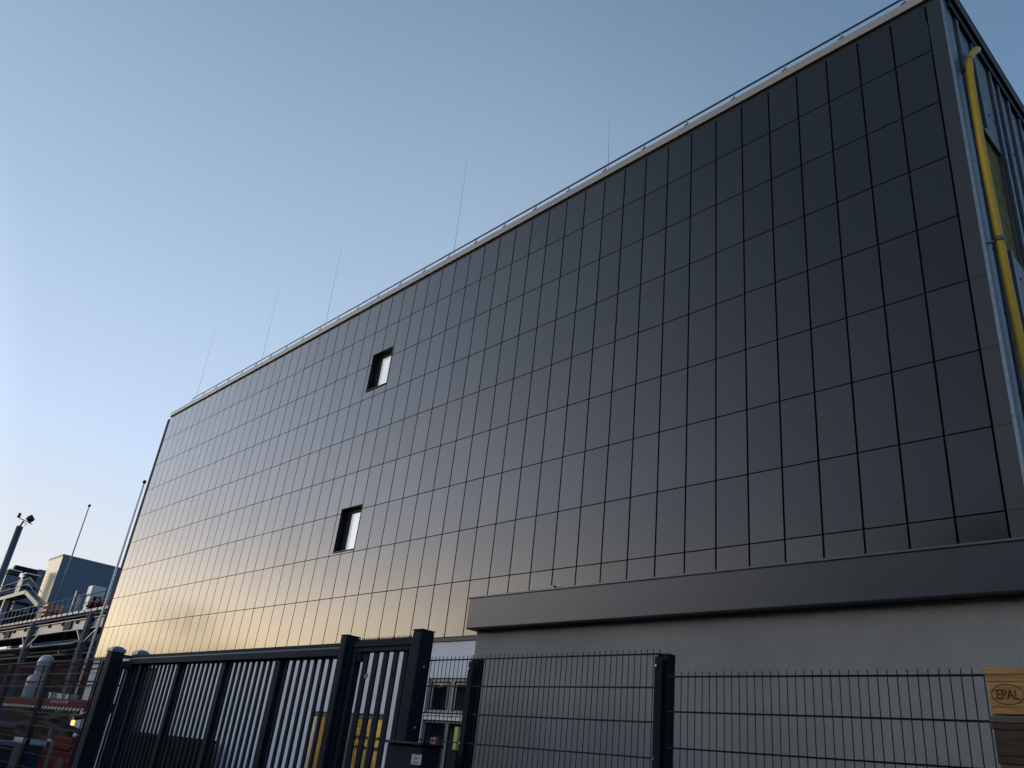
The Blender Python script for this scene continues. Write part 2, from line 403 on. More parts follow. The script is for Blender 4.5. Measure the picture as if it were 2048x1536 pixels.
# roof edge rail
rl = MB(); rz = ROW0+.425; ry = FY+.0
xp = [-3.883-1.3122*k for k in range(27)]
rl.tube([(XS-.2,ry,rz),(xp[-1]-.03,ry,rz)], .024, n=8)
rail = rl.build('roof_rail', STEEL, bld)
for x in xp:
    m = MB(); m.box(x-.02, x+.02, ry-.008, ry+.008, ROW0+.247, rz+.03); m.box(x-.06, x+.06, ry-.05, ry+.05, ROW0+.246, ROW0+.256)
    m.build('rail_post', STEELL, rail).matrix_parent_inverse = Matrix.Identity(4)
for (x, h) in ((-37.95,4.3),(-31.3,4.3),(-26.1,4.2),(-18.27,4.35),(-11.75,1.9)):
    m = MB(); m.tube([(x,ry+.12,ROW0+.25),(x-.02-.008*abs(x),ry+.12,ROW0+.25+h)], .006, n=6, r2=.0025); m.build('lightning_rod', STEEL, bld)
# ---- side wall (unfinished cassettes)
sy1 = FY+DEPTH
HOLE = (13.3, 14.6, 10.9, 13.62)
sw = MB(); sx0 = XS-.06
for (y0,y1,z0,z1) in ((FY+.06,HOLE[0],rowz(9),ROW0-.1),(HOLE[1],sy1,rowz(9),ROW0-.1),(HOLE[0],HOLE[1],rowz(9),HOLE[2]),(HOLE[0],HOLE[1],HOLE[3],ROW0-.1)):
    sw.box(sx0, XS, y0, y1, z0, z1)
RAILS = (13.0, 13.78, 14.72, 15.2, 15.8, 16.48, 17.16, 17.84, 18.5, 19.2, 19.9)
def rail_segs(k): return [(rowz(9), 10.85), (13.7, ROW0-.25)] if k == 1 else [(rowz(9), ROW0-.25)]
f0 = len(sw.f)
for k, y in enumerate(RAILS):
    for (z0,z1) in rail_segs(k): sw.box(XS+.002, XS+.006, y-.115, y-.037, z0, z1)  # dark strip beside each rail, standing for the shadow in its gap
for y in [12.85+.34*k for k in range(20)]:
    for z in [5.2+1.31*k for k in range(8)]:
        if HOLE[0]-.05 < y < HOLE[1]+.05 and HOLE[2]-.1 < z < HOLE[3]+.1: continue
        zz = z+random.uniform(-.12,.12); sw.box(XS+.001, XS+.014, y-.016, y+.016, zz-.016, zz+.016)
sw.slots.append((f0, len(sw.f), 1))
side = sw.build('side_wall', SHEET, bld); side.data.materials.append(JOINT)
wl = MB(); wl.box(XS-.2, XS-.07, HOLE[0]-.1, HOLE[1]+1.1, HOLE[2]-.3, HOLE[3]+.3)
for z in (11.75, 12.6): wl.box(XS-.071, XS-.066, HOLE[0], HOLE[1]+.9, z-.012, z+.012)
wl.build('insulation', WOOL, bld)
gc = MB()
gc.box(XS-.04, XS+.012, FY-.006, FY+.055, rowz(9)-.1, ROW0+.03); gc.box(XS+.002, XS+.012, FY+.056, FY+.32, rowz(9)-.1, ROW0+.03)
gc.build('corner_flashing', GALV, bld)
for k, y in enumerate(RAILS):
    m = MB()
    for (z0,z1) in rail_segs(k):
        m.box(XS+.003, XS+.04, y-.035, y-.005, z0, z1); m.box(XS+.041, XS+.05, y-.035, y+.05, z0, z1)
    m.build('side_rail', GALV, side)
cb = MB()
for k in range(40):
    z = 10.3+.075*k; cb.bar((XS+.055,12.995,z),(XS+.055,13.06,z+.05), .006, .02)
cb.build('perforated_strip', GALV, side).matrix_parent_inverse = Matrix.Identity(4)
sc = MB(); sc.box(XS-.02, XS+.13, FY+.02, sy1, ROW0-.02, ROW0+.25); sc.box(XS-.02, XS+.07, FY+.18, sy1, ROW0-.22, ROW0-.024)
so = sc.build('side_fascia', mat('roof_edge_dark',(.006,.008,.016),rough=.6), bld)
m = MB(); m.box(XS+.1, XS+.14, FY+.02, sy1, ROW0+.251, ROW0+.275); m.build('drip_edge', GALV, so).matrix_parent_inverse = Matrix.Identity(4)
hose = MB()
px_ = XS+.16
hose.tube([(px_+.02,13.5,15.42),(px_+.02,13.3,15.22),(px_,13.02,14.86),(px_,12.84,14.56),(px_,12.74,14.15),(px_,12.68,13.41),(px_,12.64,12.41),(px_,12.65,11.68),(px_,12.68,10.84),(px_,12.70,10.27),(px_,12.72,9.59),(px_,12.76,9.07),(px_,12.8,8.47),(px_,12.83,7.4),(px_,12.83,5.0)], .068, n=16)
ho = hose.build('yellow_downpipe', YELLOW, bld)
m = MB(); m.tube([(px_,12.69,10.36),(px_,12.69,10.44)], .073, n=16); m.bar((px_,12.69,10.4),(XS,12.69,10.4),.03,.03)
m.build('pipe_clamp', GALV, ho); m = MB(); m.tube([(px_,12.9,14.66),(px_,12.86,14.58)], .073, n=16); m.bar((px_-.02,12.88,14.6),(XS,13.0,14.5),.05,.05)
m.build('pipe_clamp', GALV, ho).matrix_parent_inverse = Matrix.Identity(4)
# ---- white ground floor
EX0, EX1, EZ = -21.25, -17.74, 2.74
GX0, GX1, GW0, GW1 = -16.25, -14.55, 2.80, 3.58
RX0, RX1, RZ = -36.3, -32.9, 4.0
LW0, LW1 = .9, 2.68
wy0, wy1 = FY+.05, FY+.35
gw = MB()
def wallpiece(x0,x1,z0,z1): gw.box(x0,x1,wy0,wy1,z0,z1)
TOP = 4.395
wallpiece(XL+.02, RX0, GZ, TOP); wallpiece(RX0, RX1, RZ, TOP); wallpiece(RX1, EX0, GZ, TOP)
wallpiece(EX0, EX1, EZ, TOP); wallpiece(EX1, GX0, GZ, TOP); wallpiece(GX0, GX1, GW1, TOP)
wallpiece(GX0, GX1, LW1, GW0); wallpiece(GX0, GX1, GZ, LW0); wallpiece(GX1, XS-.3, GZ, TOP)
gw.build('ground_floor_wall', WHITE, bld)
I4 = Matrix.Identity(4)
# roller door
m = MB()
n = 46
for k in range(n):
    z = GZ+(RZ-GZ)*k/n; m.box(RX0, RX1, FY+.2, FY+.24 if k % 2 else FY+.235, z+.004, z+(RZ-GZ)/n)
m.build('roller_door', STEELD, bld)
# entrance
m = MB()
def fx(px): return at(px, 1448, FY+.13)[0]
for (x0,x1) in ((EX0,fx(622)),(fx(632),fx(634.5)),(fx(652),fx(657)),(fx(699),fx(709)),(fx(741),fx(751)),(fx(766),EX1)):
    m.box(x0, x1, FY+.13, FY+.16, GZ, EZ-.13)
m.box(EX0, EX1, FY+.115, FY+.2, EZ-.125, EZ)
ent = m.build('entrance_door', TRIM, bld)
m = MB(); m.box(EX0+.1, EX1-.02, FY+.165, FY+.173, GZ+.05, EZ-.13); m.build('pane', GLASS, ent).matrix_parent_inverse = I4
m = MB(); m.box(EX0-.6, EX1+1.2, FY+1.8, FY+1.85, GZ, EZ+.3); m.box(EX0-.62, EX0-.6, FY+.36, FY+1.85, GZ, EZ+.3); m.box(EX1+1.2, EX1+1.25, FY+.36, FY+1.85, GZ, EZ+.3)
m.build('yellow_partition', ROOMY, ent).matrix_parent_inverse = I4
m = MB()
for z in (2.02, 2.28): m.box(EX0-.5, EX1+.1, FY+1.74, FY+1.8, z-.02, z+.02)
m.build('partition_rail', GALV, ent).matrix_parent_inverse = I4
m = MB(); m.box(EX0-.6, EX1+1.2, FY+.36, FY+1.85, EZ+.301, EZ+.33); m.build('lobby_ceiling', PALE, ent).matrix_parent_inverse = I4
m = MB(); m.box(EX0+.2, EX1+.6, FY+.75, FY+.85, EZ+.2, EZ+.25); m.build('ceiling_lamp', LAMPM, ent).matrix_parent_inverse = I4
x, z = at(642,1438,FY+1.7); m = MB(); m.box(x-.12,x+.12,FY+1.68,FY+1.74,z-.05,z+.05,bev=.02); m.build('wall_lamp', LAMPM, ent)
for (x0,x1,z0,z1,mm) in ((EX0+.75,EX0+1.0,1.9,2.3,PALE),(EX0+.78,EX0+1.0,1.62,1.86,BLUE)):
    m = MB(); m.box(x0, x1, FY+.158, FY+.163, z0, z1); m.build('door_notice', mm, ent).matrix_parent_inverse = I4
# ground floor window band
m = MB()
def fbar(x0,x1,z0,z1,y0=FY+.1,y1=FY+.17): m.box(x0,x1,y0,y1,z0,z1)
fbar(GX0,GX0+.07,GW0,GW1); fbar(GX1-.07,GX1,GW0,GW1); fbar(GX0+.07,GX1-.07,GW1-.07,GW1); fbar(GX0+.07,GX1-.07,GW0,GW0+.09)
xm = (GX0+GX1)/2; fbar(xm-.07,xm+.07,GW0+.09,GW1-.07)
for (a,b) in ((GX0+.13,xm-.13),(xm+.13,GX1-.13)):
    fbar(a,a+.03,GW0+.12,GW1-.14,FY+.105,FY+.16); fbar(b-.03,b,GW0+.12,GW1-.14,FY+.105,FY+.16); fbar(a,b,GW1-.14,GW1-.1,FY+.105,FY+.16)
gwin = m.build('ground_window', SHEET, bld)
m = MB(); m.box(GX0+.02, GX1-.02, FY+.13, FY+.138, GW0+.02, GW1-.02); m.build('pane', GLASSD, gwin).matrix_parent_inverse = I4
m = MB(); m.box(GX0-.3, GX1+.3, FY+.4, FY+.42, .3, TOP); m.build('curtain', CURT, gwin).matrix_parent_inverse = I4
m = MB(); m.box(GX0-.03, GX1+.03, FY-.03, FY+.1, GW0-.035, GW0-.003); m.box(GX0-.03, GX1+.03, FY+.01, FY+.049, GW0-.13, GW0-.045); m.build('sill', PALE, gwin).matrix_parent_inverse = I4
m = MB()
fbar(GX0,GX0+.07,LW0,LW1); fbar(GX1-.07,GX1,LW0,LW1); fbar(GX0+.07,GX1-.07,LW1-.06,LW1); fbar(xm-.05,xm+.05,LW0,LW1-.06); fbar(GX0+.07,GX1-.07,LW0,LW0+.08)
lwin = m.build('ground_window', SHEET, bld)
m = MB(); m.box(GX0+.02, GX1-.02, FY+.13, FY+.138, LW0+.02, LW1-.02); m.build('pane', GLASSD, lwin).matrix_parent_inverse = I4
m = MB(); m.box(-17.05, -17.0, FY-.1, FY+.04, 4.02, 4.05); m.bar((-17.02,FY+.05,3.96),(-16.75,FY-.18,3.93),.03,.03); m.build('wall_bracket', STEELD, bld)
# red box and yellow board in front of the lower window
def hazard(name, x, z, Y, w_, h_, d_, mm, label, cat):
    o = thing(name, (x, Y, GZ), label, cat)
    box_part('post', STEELD, o, x-.03, x+.03, Y+.02, Y+.06, GZ, z-h_/2)
    box_part('case', mm, o, x-w_/2, x+w_/2, Y-d_/2, Y+d_/2, z-h_/2, z+h_/2, bev=.02)
    return o
x, z = at(869,1484,10.6); hazard('red_call_box', x, z, 10.6, .2, .17, .06, REDBOX, 'small red box on a short stand behind the mesh beside the gate post', 'box')
x, z = at(912,1477,9.6); hazard('yellow_board', x, z, 9.6, .15, .36, .03, YSIGN, 'narrow upright yellow board behind the mesh left of the grey annex wall', 'sign')

# ================================================================== annex
AY = 5.6; AX0 = -6.585; AX1 = 7.0
anx = thing('annex', (0, AY, GZ), 'low grey rendered annex with a deep metal roof fascia in front of the dark building', 'building')
aw = MB(); aw.box(AX0, AX1, AY, FY-.05, GZ, 3.02); aw.build('wall', STUCCO, anx)
fa = MB(); fa.box(-6.645, AX1+.06, 5.49, 12.3, 2.943, 3.262, bev=.012)
for xj in (-3.2, 1.9): pass
fo = fa.build('fascia', FASCIA, anx)
m = MB(); m.box(-6.655, AX1+.07, 5.478, 5.52, 3.25, 3.268, bev=.004); m.build('top_lip', mat('lip_sheet', (.09,.1,.115), rough=.35, spec=.5), fo)
m = MB(); m.box(-6.5, AX1-.1, 5.62, 12.2, 3.263, 3.267); m.build('roof', STEELD, anx)
m = MB(); x, z = at(1112,1171,5.55); m.box(x-.03,x+.02,5.5,5.56,3.262,3.3,bev=.006); m.bar((x,5.53,3.295),(x+.09,5.53,3.288),.02,.014); m.build('conductor_clip', GALV, anx)

# ================================================================== gate posts, gates, fences
GY = 4.3
def gate_post(x0,x1,y0,y1,zt,label,capm=None):
    o = thing('gate_post', ((x0+x1)/2,(y0+y1)/2,GZ), label, 'post', 'square steel gate posts')
    box_part('shaft', FENCE2, o, x0,x1,y0,y1,GZ,zt, bev=.012)
    c = MB(); cx, cy = (x0+x1)/2, (y0+y1)/2
    if capm:
        c.box(x0-.008,x1+.008,y0-.008,y1+.008,zt+.001,zt+.05,bev=.008)
        i = len(c.v); a,b,d,e = x0,x1,y0,y1; q = .05; zz = zt+.05; zh = zt+.085
        c.v += [(a,d,zz),(b,d,zz),(b,e,zz),(a,e,zz),(a+q,d+q,zh),(b-q,d+q,zh),(b-q,e-q,zh),(a+q,e-q,zh)]
        for f in ((4,5,6,7),(0,1,5,4),(1,2,6,5),(2,3,7,6),(3,0,4,7)): c.f.append(tuple(i+z for z in f)); c.sm.append(False)
        c.build('cap', capm, o)
    else:
        c.box(x0-.003,x1+.003,y0-.003,y1+.003,zt+.001,zt+.012,bev=.004); c.build('cap', FENCE2, o)
    return o
CAPB = mat('cap_sheet', (.12,.15,.2), rough=.35, metal=.3, var=.1)
pl = gate_post(-13.13,-12.905,4.2,4.38,2.65,'capped steel post in front of the far left end of the sliding gate',CAPB)
pb = gate_post(-13.13,-12.905,4.56,4.73,2.66,'capped steel post behind the far left end of the sliding gate',CAPB)
m = MB(); m.box(-12.99,-12.95,4.381,4.559,2.6,2.64); m.build('guide_bar', BLACK, pb)
pm = gate_post(-6.874,-6.764,4.2,4.345,2.642,'steel post between the sliding gate and the pedestrian gate')
pr = gate_post(-5.764,-5.636,4.2,4.336,2.645,'steel post right of the pedestrian gate with the dark cabinet fixed to it')
m = MB(); m.box(-6.763,-6.72,4.24,4.33,GZ+.2,2.6); m.build('stop_bar', FENCE2, pm)
for z in (2.36, 1.9):
    m = MB(); m.lathe((0,0,0),[(.011,0),(.011,.008),(.006,.012)],n=10)
    for i,v in enumerate(m.v): m.v[i] = (-5.636+v[2], 4.27+v[0], z+v[1])
    m.build('bolt', BOLT, pr)
# sliding gate
GXA, GXB = -13.35, -6.93
gy0, gy1 = 4.41, 4.53
sg = thing('sliding_gate', ((GXA+GXB)/2, 4.47, GZ), 'long anthracite sliding gate of upright slats with a heavy top beam', 'gate')
tr = MB()
zt = 2.632
tr.box(GXA+.7, GXB, gy0+.03, gy1, 2.50, zt)
tr.box(GXA+.7, GXB, gy0-.03, gy0+.028, 2.504, zt-.0625)
tr.build('top_beam', FENCE2, sg)
ld = MB()
i = len(ld.v)   # bevelled front ledge; the sky's sheen on it is put into its colour
ld.v += [(GXA+.7,gy0+.029,zt-.035),(GXB,gy0+.029,zt-.035),(GXB,gy0-.03,zt-.062),(GXA+.7,gy0-.03,zt-.062),(GXB,gy0-.03,2.505),(GXA+.7,gy0-.03,2.505),(GXB,gy0+.029,2.505),(GXA+.7,gy0+.029,2.505)]
for f in ((3,2,1,0),): ld.f.append(tuple(i+z for z in f)); ld.sm.append(False)
ld.poly([(GXB,gy0+.029,zt-.035),(GXB,gy0-.03,zt-.062),(GXB,gy0-.03,2.505),(GXB,gy0+.029,2.505)])
ld.build('front_ledge', mat('ledge_sky_sheen', (.11,.14,.19), rough=.4, spec=.3), sg)
m = MB(); m.box(GXA, GXA+.7, gy0+.02, gy1, 2.46, 2.56); m.box(GXA, GXA+.06, gy0, gy1, GZ+.1, 2.46); m.build('end_frame', FENCE2, sg)
m = MB(); m.box(GXA, GXB, gy0, gy1, GZ+.1, GZ+.28); m.build('bottom_beam', FENCE2, sg)
posts = [-13.6,-12.28,-10.985,-9.675,-8.375,-7.0]
for x in posts[1:]:
    m = MB(); m.box(x-.045, x+.045, gy0+.01, gy1-.01, GZ+.28, 2.5); m.build('upright', FENCE2, sg)
for (a,b) in zip(posts[:-1], posts[1:]):
    m = MB(); n = 9; L = b-a-.09; p = L/n
    for k in range(n):
        xx = a+.045+p*(k+.5)
        if xx < GXA+.05: continue
        if k == n-1 and False: continue
        m.box(xx-.026, xx+.026, 4.455, 4.475, GZ+.28, 2.5, bev=.004)
    m.build('slat_panel', FENCE2, sg)
# pedestrian gate
pg = thing('pedestrian_gate', (-6.33, 4.3, GZ), 'narrow single pedestrian gate with wide slats and a spiked top strip', 'gate')
m = MB(); wx0, wx1 = -6.71, -5.80
m.box(wx0, wx0+.06, 4.26, 4.32, GZ+.1, 2.6, bev=.006); m.box(wx1-.06, wx1, 4.26, 4.32, GZ+.1, 2.6, bev=.006)
m.box(wx0+.06, wx1-.06, 4.26, 4.32, 2.5, 2.6, bev=.006); m.box(wx0+.06, wx1-.06, 4.26, 4.32, GZ+.1, GZ+.2, bev=.006)
m.box(wx0+.02, wx1-.02, 4.245, 4.259, 2.545, 2.585)
m.build('frame', FENCE2, pg)
m = MB()
for (a,b) in ((-6.563,-6.487),(-6.41,-6.335),(-6.26,-6.186),(-6.112,-6.04),(-5.965,-5.9)): m.box(a, b, 4.283, 4.30, GZ+.2, 2.5, bev=.004)
m.build('slat_panel', FENCE2, pg)
m = MB(); m.box(wx0+.02, wx1-.02, 4.285, 4.295, 2.6, 2.612)
k = wx0+.03
while k < wx1-.02:
    m.poly([(k-.007,4.285,2.612),(k+.007,4.285,2.612),(k,4.29,2.636)]); m.poly([(k+.007,4.295,2.612),(k-.007,4.295,2.612),(k,4.29,2.636)])
    m.poly([(k+.007,4.285,2.612),(k+.007,4.295,2.612),(k,4.29,2.636)]); m.poly([(k-.007,4.295,2.612),(k-.007,4.285,2.612),(k,4.29,2.636)]); k += .034
m.build('spike_strip', FENCE2, pg)
for z in (2.36, .5):
    m = MB(); m.box(wx1, -5.765, 4.25, 4.29, z-.06, z+.06, bev=.006); h = m.build('hinge', BLACK, pg)
    for dz in (.035,-.035):
        m = MB(); m.tube([(-5.783,4.249,z+dz),(-5.783,4.235,z+dz)],.011,n=8); m.build('bolt', BOLT, h)
m = MB(); m.box(-6.65,-6.585,4.27,4.31,2.42,2.5,bev=.01); m.bar((-6.62,4.29,2.45),(-6.5,4.29,2.49),.02,.02); m.build('corner_bracket', FENCE2, pg)
m = MB(); m.box(-6.66,-6.6,4.2,4.27,1.0,1.25,bev=.01); m.build('lock_case', BLACK, pg)
x, z = at(732,1352,4.275); m = MB(); m.tube([(x,4.281,z),(x,4.272,z)],.022,n=14); m.build('red_tag', REDBOX, pg)
# control cabinet on the right gate post
cc = thing('control_cabinet', (-5.38, 4.1, 1.0), 'dark steel cabinet with a pale sticker fixed to the right gate post', 'cabinet')
box_part('case', FENCE2, cc, -5.634, -5.19, 4.03, 4.2, 1.0, 1.765, bev=.01)
box_part('lid', FENCE, cc, -5.634, -5.17, 4.0, 4.21, 1.766, 1.785, bev=.004)
x0, z0 = at(822,1530,4.03); x1, z1 = at(848,1510,4.03)
m = MB(); m.box(x0, x1-.02, 4.026, 4.0285, z0+.005, z1); m.build('sticker', STICK, cc)
m = MB()   # faint scribbled lines on the sticker
for k in range(5):
    zz = z0+.012+(z1-z0-.02)*k/4; m.bar((x0+.02+.012*(k%2),4.0255,zz),(x1-.045-.02*((k+1)%2),4.0255,zz+.008*(-1)**k),.001,.004)
m.build('sticker_marks', STEELD, cc)

def mesh_fence(name, xs, zt, label, y=GY, zb=GZ+.04, post_h=None, grow_left=False, plates=True):
    """double-wire mesh between posts at xs; zt = top horizontal wire"""
    o = thing(name, ((xs[0]+xs[-1])/2, y, GZ), label, 'fence', 'double wire mesh fences along the yard')
    return o
def mesh_panel(o, x0, x1, y, zt, zb):
    m = MB(); n = max(1, round((x1-x0)/.05)); st = (x1-x0)/n
    for k in range(n+1):
        x = x0+st*k; m.tube([(x,y,zb),(x,y,zt+.03)], .0028, n=6)
    z = zt
    while z > zb:
        m.box(x0, x1, y-.0075, y-.0033, z-.0045, z+.0045); m.box(x0, x1, y+.0033, y+.0075, z-.0045, z+.0045)
        z -= .2
    return m.build('mesh_panel', FENCE, o)
def mesh_post(o, x, y, zt, w_=.06, d_=.045, bolts=(.07,.6,1.3), zof=0):
    # the post stands behind the mesh, a flat bar in front clamps the wires
    m = MB(); m.box(x-w_/2, x+w_/2, y+.012, y+.012+d_, GZ, zt, bev=.004); p = m.build('post', FENCE, o)
    m = MB(); m.box(x-w_/2+.004, x+w_/2-.025, y-.018, y-.0095, GZ+.1, zt-.015, bev=.002); m.build('clamp_bar', FENCE2, p).matrix_parent_inverse = I4
    for b in bolts:
        m = MB(); zz = zt-b; xx = x-w_/2+.018; m.tube([(xx,y-.019,zz),(xx,y-.027,zz)],.009,n=8,r2=.005); m.build('bolt', BOLT, p).matrix_parent_inverse = I4
    m = MB(); m.box(x-w_/2-.002, x+w_/2+.002, y+.01, y+.014+d_, zt+.001, zt+.008); m.build('cap', BLACK, p).matrix_parent_inverse = I4
mf = mesh_fence('mesh_fence', (-5.63,-3.27), 2.40, 'taller wire mesh fence between the right gate post and the thick post before the annex')
mesh_panel(mf, -5.63, -5.08, GY, 2.418, GZ+.05); mesh_panel(mf, -5.06, -3.275, GY, 2.418, GZ+.05)
mesh_post(mf, -5.05, GY, 2.415, w_=.085, d_=.06); mesh_post(mf, -3.262, GY, 2.415, w_=.085, d_=.075)
mr = mesh_fence('mesh_fence', (-3.2,3), 2.28, 'lower wire mesh fence in front of the grey annex, running behind the pallets')
mesh_panel(mr, -3.21, -.72, GY, 2.281, GZ+.05); mesh_panel(mr, -.66, 1.84, GY, 2.281, GZ+.05); mesh_panel(mr, 1.9, 4.4, GY, 2.281, GZ+.05)
for x in (-.69, 1.87): mesh_post(mr, x, GY, 2.3)
ml = mesh_fence('mesh_fence', (-26,-13.2), 2.58, 'wire mesh fence left of the sliding gate in front of the red lift')
xs = [-13.55,-16.06,-18.57,-21.08,-23.59,-26.1]
for a,b in zip(xs[1:], xs[:-1]): mesh_panel(ml, a+.02, b-.02, GY, 2.575, GZ+.05)
for x in xs: mesh_post(ml, x, GY, 2.59, w_=.09 if x < -13.6 else .07, d_=.06)
m = MB(); m.box(-13.5,-13.14,4.28,4.31,2.55,2.6); m.build('fence_bracket', FENCE, ml)

# ================================================================== pallets
PX, PY = -1.02, 3.1
TOPZ = 2.114; PHT = .144
def make_pallet(wood, zb, label):
    o = thing('pallet', (PX, PY, zb), label, 'pallet', 'wooden pallets in one tall stack')
    L, W = 1.2, .8     # long side runs to the right, away from the frame edge
    for k,(y0,w_) in enumerate(((0,.145),(.1715,.1),(.3275,.145),(.5285,.1),(.655,.145))):
        m = MB(); m.box(PX-.004+.002*(k%2), PX+L, PY+y0, PY+y0+w_, zb+.1225, zb+.144, bev=.003); m.build('deck_board', wood, o)
    for x0 in (0,.5275,1.055):
        m = MB(); m.box(PX+x0, PX+x0+.145, PY+.002, PY+W-.002, zb+.1005, zb+.1218, bev=.003); m.build('cross_board', wood, o)
    for x0 in (0,.5275,1.055):
        for y0 in (.003,.3275,.652):
            m = MB(); m.box(PX+x0+.003, PX+x0+.145, PY+y0, PY+y0+.145, zb+.0222, zb+.1, bev=.004); m.build('block', wood, o)
    for y0 in (.001,.3275,.655):
        m = MB(); m.box(PX+.004, PX+L, PY+y0, PY+y0+.1445, zb, zb+.0218, bev=.003); m.build('bottom_board', wood, o)
    return o
top = make_pallet(WOODN, TOPZ-PHT, 'fresh orange wood pallet with an oval burned mark, topmost of its stack')
# burned oval with lettering on the front corner block
blk = [c for c in top.children if c.name.startswith('block')][0]
cu = bpy.data.curves.new('mark', 'FONT'); cu.body = 'EPAL'; cu.size = .054; cu.align_x = 'CENTER'; cu.align_y = 'CENTER'; cu.extrude = .0006; cu.offset = .0006; cu.space_character = .96
to = bpy.data.objects.new('tmp', cu); COL.objects.link(to)
dg = bpy.context.evaluated_depsgraph_get(); me = bpy.data.meshes.new_from_object(to.evaluated_get(dg))
bpy.data.objects.remove(to)
mk = MB(); zc = TOPZ-PHT+.0615; xc = PX+.0615; yf = PY+.0028
bx_ = [v.co.x for v in me.vertices]; by_ = [v.co.y for v in me.vertices]
kx = .069/(max(bx_)-min(bx_)); ky = .031/(max(by_)-min(by_)); mx_ = (max(bx_)+min(bx_))/2; my_ = (max(by_)+min(by_))/2
for v in me.vertices: mk.v.append((xc+(v.co.x-mx_)*kx, yf-v.co.z-.0003, zc+(v.co.y-my_)*ky))
for p in me.polygons: mk.f.append(tuple(p.vertices)); mk.sm.append(False)
N = 48
i0 = len(mk.v)
for j in range(N):
    t = 2*math.pi*j/N
    for (rx, rz_) in ((.0495,.0325),(.0468,.0298)): mk.v.append((xc+rx*math.cos(t), yf-.0006, zc+rz_*math.sin(t)))
for j in range(N):
    a = i0+2*j; b = i0+2*((j+1)%N); mk.f.append((a,b,b+1,a+1)); mk.sm.append(False)
mo = mk.build('burned_mark', BURN, blk); mo.matrix_parent_inverse = I4
OLDTOP = mat('old_wood_grey', (.1,.07,.05), rough=.9, col2=(.22,.17,.13), vscale=6, stretch=(1.2,9,14), bump=.3, bscale=40)
old = make_pallet(WOODO, TOPZ-2*PHT-.004, 'weathered dark pallet directly under the fresh orange one')
for c_ in old.children:
    if c_.name.startswith('deck_board'): c_.data.materials[0] = OLDTOP
third = copy_tree(old, (.012, .006, -PHT)); third['label'] = 'worn brown pallet third from the top of the stack'
for ch in third.children:
    ch.data = ch.data.copy()
z = TOPZ-3*PHT-.004
for k in range(3, 15):
    c = copy_tree(old, (random.uniform(-.012,.012), random.uniform(0,.012), -(k-1)*PHT+.0003*k))
    c['label'] = 'weathered pallet hidden low in the stack beneath the third one'

# ================================================================== yard behind the gate
bx0 = -30.4; bx1 = -26.1
sk = thing('waste_container', ((bx0+bx1)/2, 11.7, GZ), 'dark brown steel waste container standing behind the sliding gate', 'container')
m = MB(); m.box(bx0, bx1, 11.2, 12.3, GZ+.15, 1.64, bev=.02); m.build('body', BROWN, sk)
m = MB(); m.box(bx0-.04, bx1+.04, 11.14, 12.36, 1.641, 1.735, bev=.02); m.build('rim', BROWN, sk)
m = MB()
for k in range(9): xx = bx0+.2+k*.48; m.box(xx, xx+.09, 11.12, 11.199, GZ+.2, 1.63)
m.build('ribs', BROWN, sk)

# ================================================================== red lift, left of the gate
LY = 9.0
xr, zr0 = at(176,1400,LY); xl, _ = at(12,1384,LY)
_, zb0 = at(172,1420,LY); ztop = zr0+1.08
lift = thing('scissor_lift', ((xl+xr)/2, LY+.9, GZ), 'red scissor lift with railed platform behind the left mesh fence', 'lift')
LW = .85
m = MB(); m.box(xl, xr, LY, LY+LW, zb0, zb0+.12); m.box(xl, xr, LY-.02, LY-.001, zb0+.0, zr0); m.box(xl, xr, LY+LW+.001, LY+LW+.02, zb0, zr0)
m.box(xr, xr+.02, LY, LY+LW, zb0, zr0); m.box(xl-.02, xl, LY, LY+LW, zb0, zr0); m.build('platform', RED, lift)
m = MB()
n = 26
for k in range(n):
    xx = xl+(xr-xl)*k/n; m.poly([(xx,LY-.022,zb0-.05),(xx+(xr-xl)/n*.5,LY-.022,zb0-.05),(xx+(xr-xl)/n*.9,LY-.022,zb0+.03),(xx+(xr-xl)/n*.4,LY-.022,zb0+.03)])
m.box(xl, xr, LY-.021, LY-.02, zb0-.0501, zb0-.05); m.build('hazard_stripe', PALE, lift)
m = MB()   # illegible pale lettering on the platform side
for k in range(11):
    xx = xr-3.6+k*.17+random.uniform(-.02,.02); zz = zb0+.2+random.uniform(-.015,.015); m.box(xx, xx+random.uniform(.06,.13), LY-.0235, LY-.021, zz-.05, zz+.05)
m.build('side_lettering', mat('pink_ink',(.5,.2,.22)), lift)
m = MB()
for y in (LY+.02, LY+LW-.02):
    for zz in (ztop, (ztop+zr0)/2): m.tube([(xl,y,zz),(xr,y,zz)], .025, n=8)
    for k in range(6): xx = xl+(xr-xl)*k/5; m.tube([(xx,y,zr0),(xx,y,ztop)], .025, n=8)
for xx in (xl, xr):
    for zz in (ztop, (ztop+zr0)/2): m.tube([(xx,LY+.02,zz),(xx,LY+LW-.02,zz)], .025, n=8)
m.build('guard_rail', RED, lift)
m = MB()
for k in range(2):
    for (a,b) in ((0,1),(1,0)):
        z0_ = .75+(zb0-.8)*k/2; z1_ = .75+(zb0-.8)*(k+1)/2
        for y in (LY+.15, LY+LW-.15):
            m.bar((xl+1.4+(xr-xl-2.4)*a,y,z0_),(xl+1.4+(xr-xl-2.4)*b,y,z1_), .09, .14)
m.build('scissor_arms', STEELD, lift)
m = MB(); m.box(xl+.9, xr-.3, LY+.1, LY+LW-.1, .35, .95, bev=.04); m.box(xr-2.2, xr-.45, LY+.05, LY+LW-.05, .951, 1.35, bev=.05); m.build('chassis', RED, lift)
for xx in (xl+1.5, xr-1.0):
    for y in (LY+.05, LY+LW-.3):
        m = MB(); m.tube([(xx,y,.36),(xx,y+.25,.36)], .4, n=20); m.build('wheel', BLACK, lift)
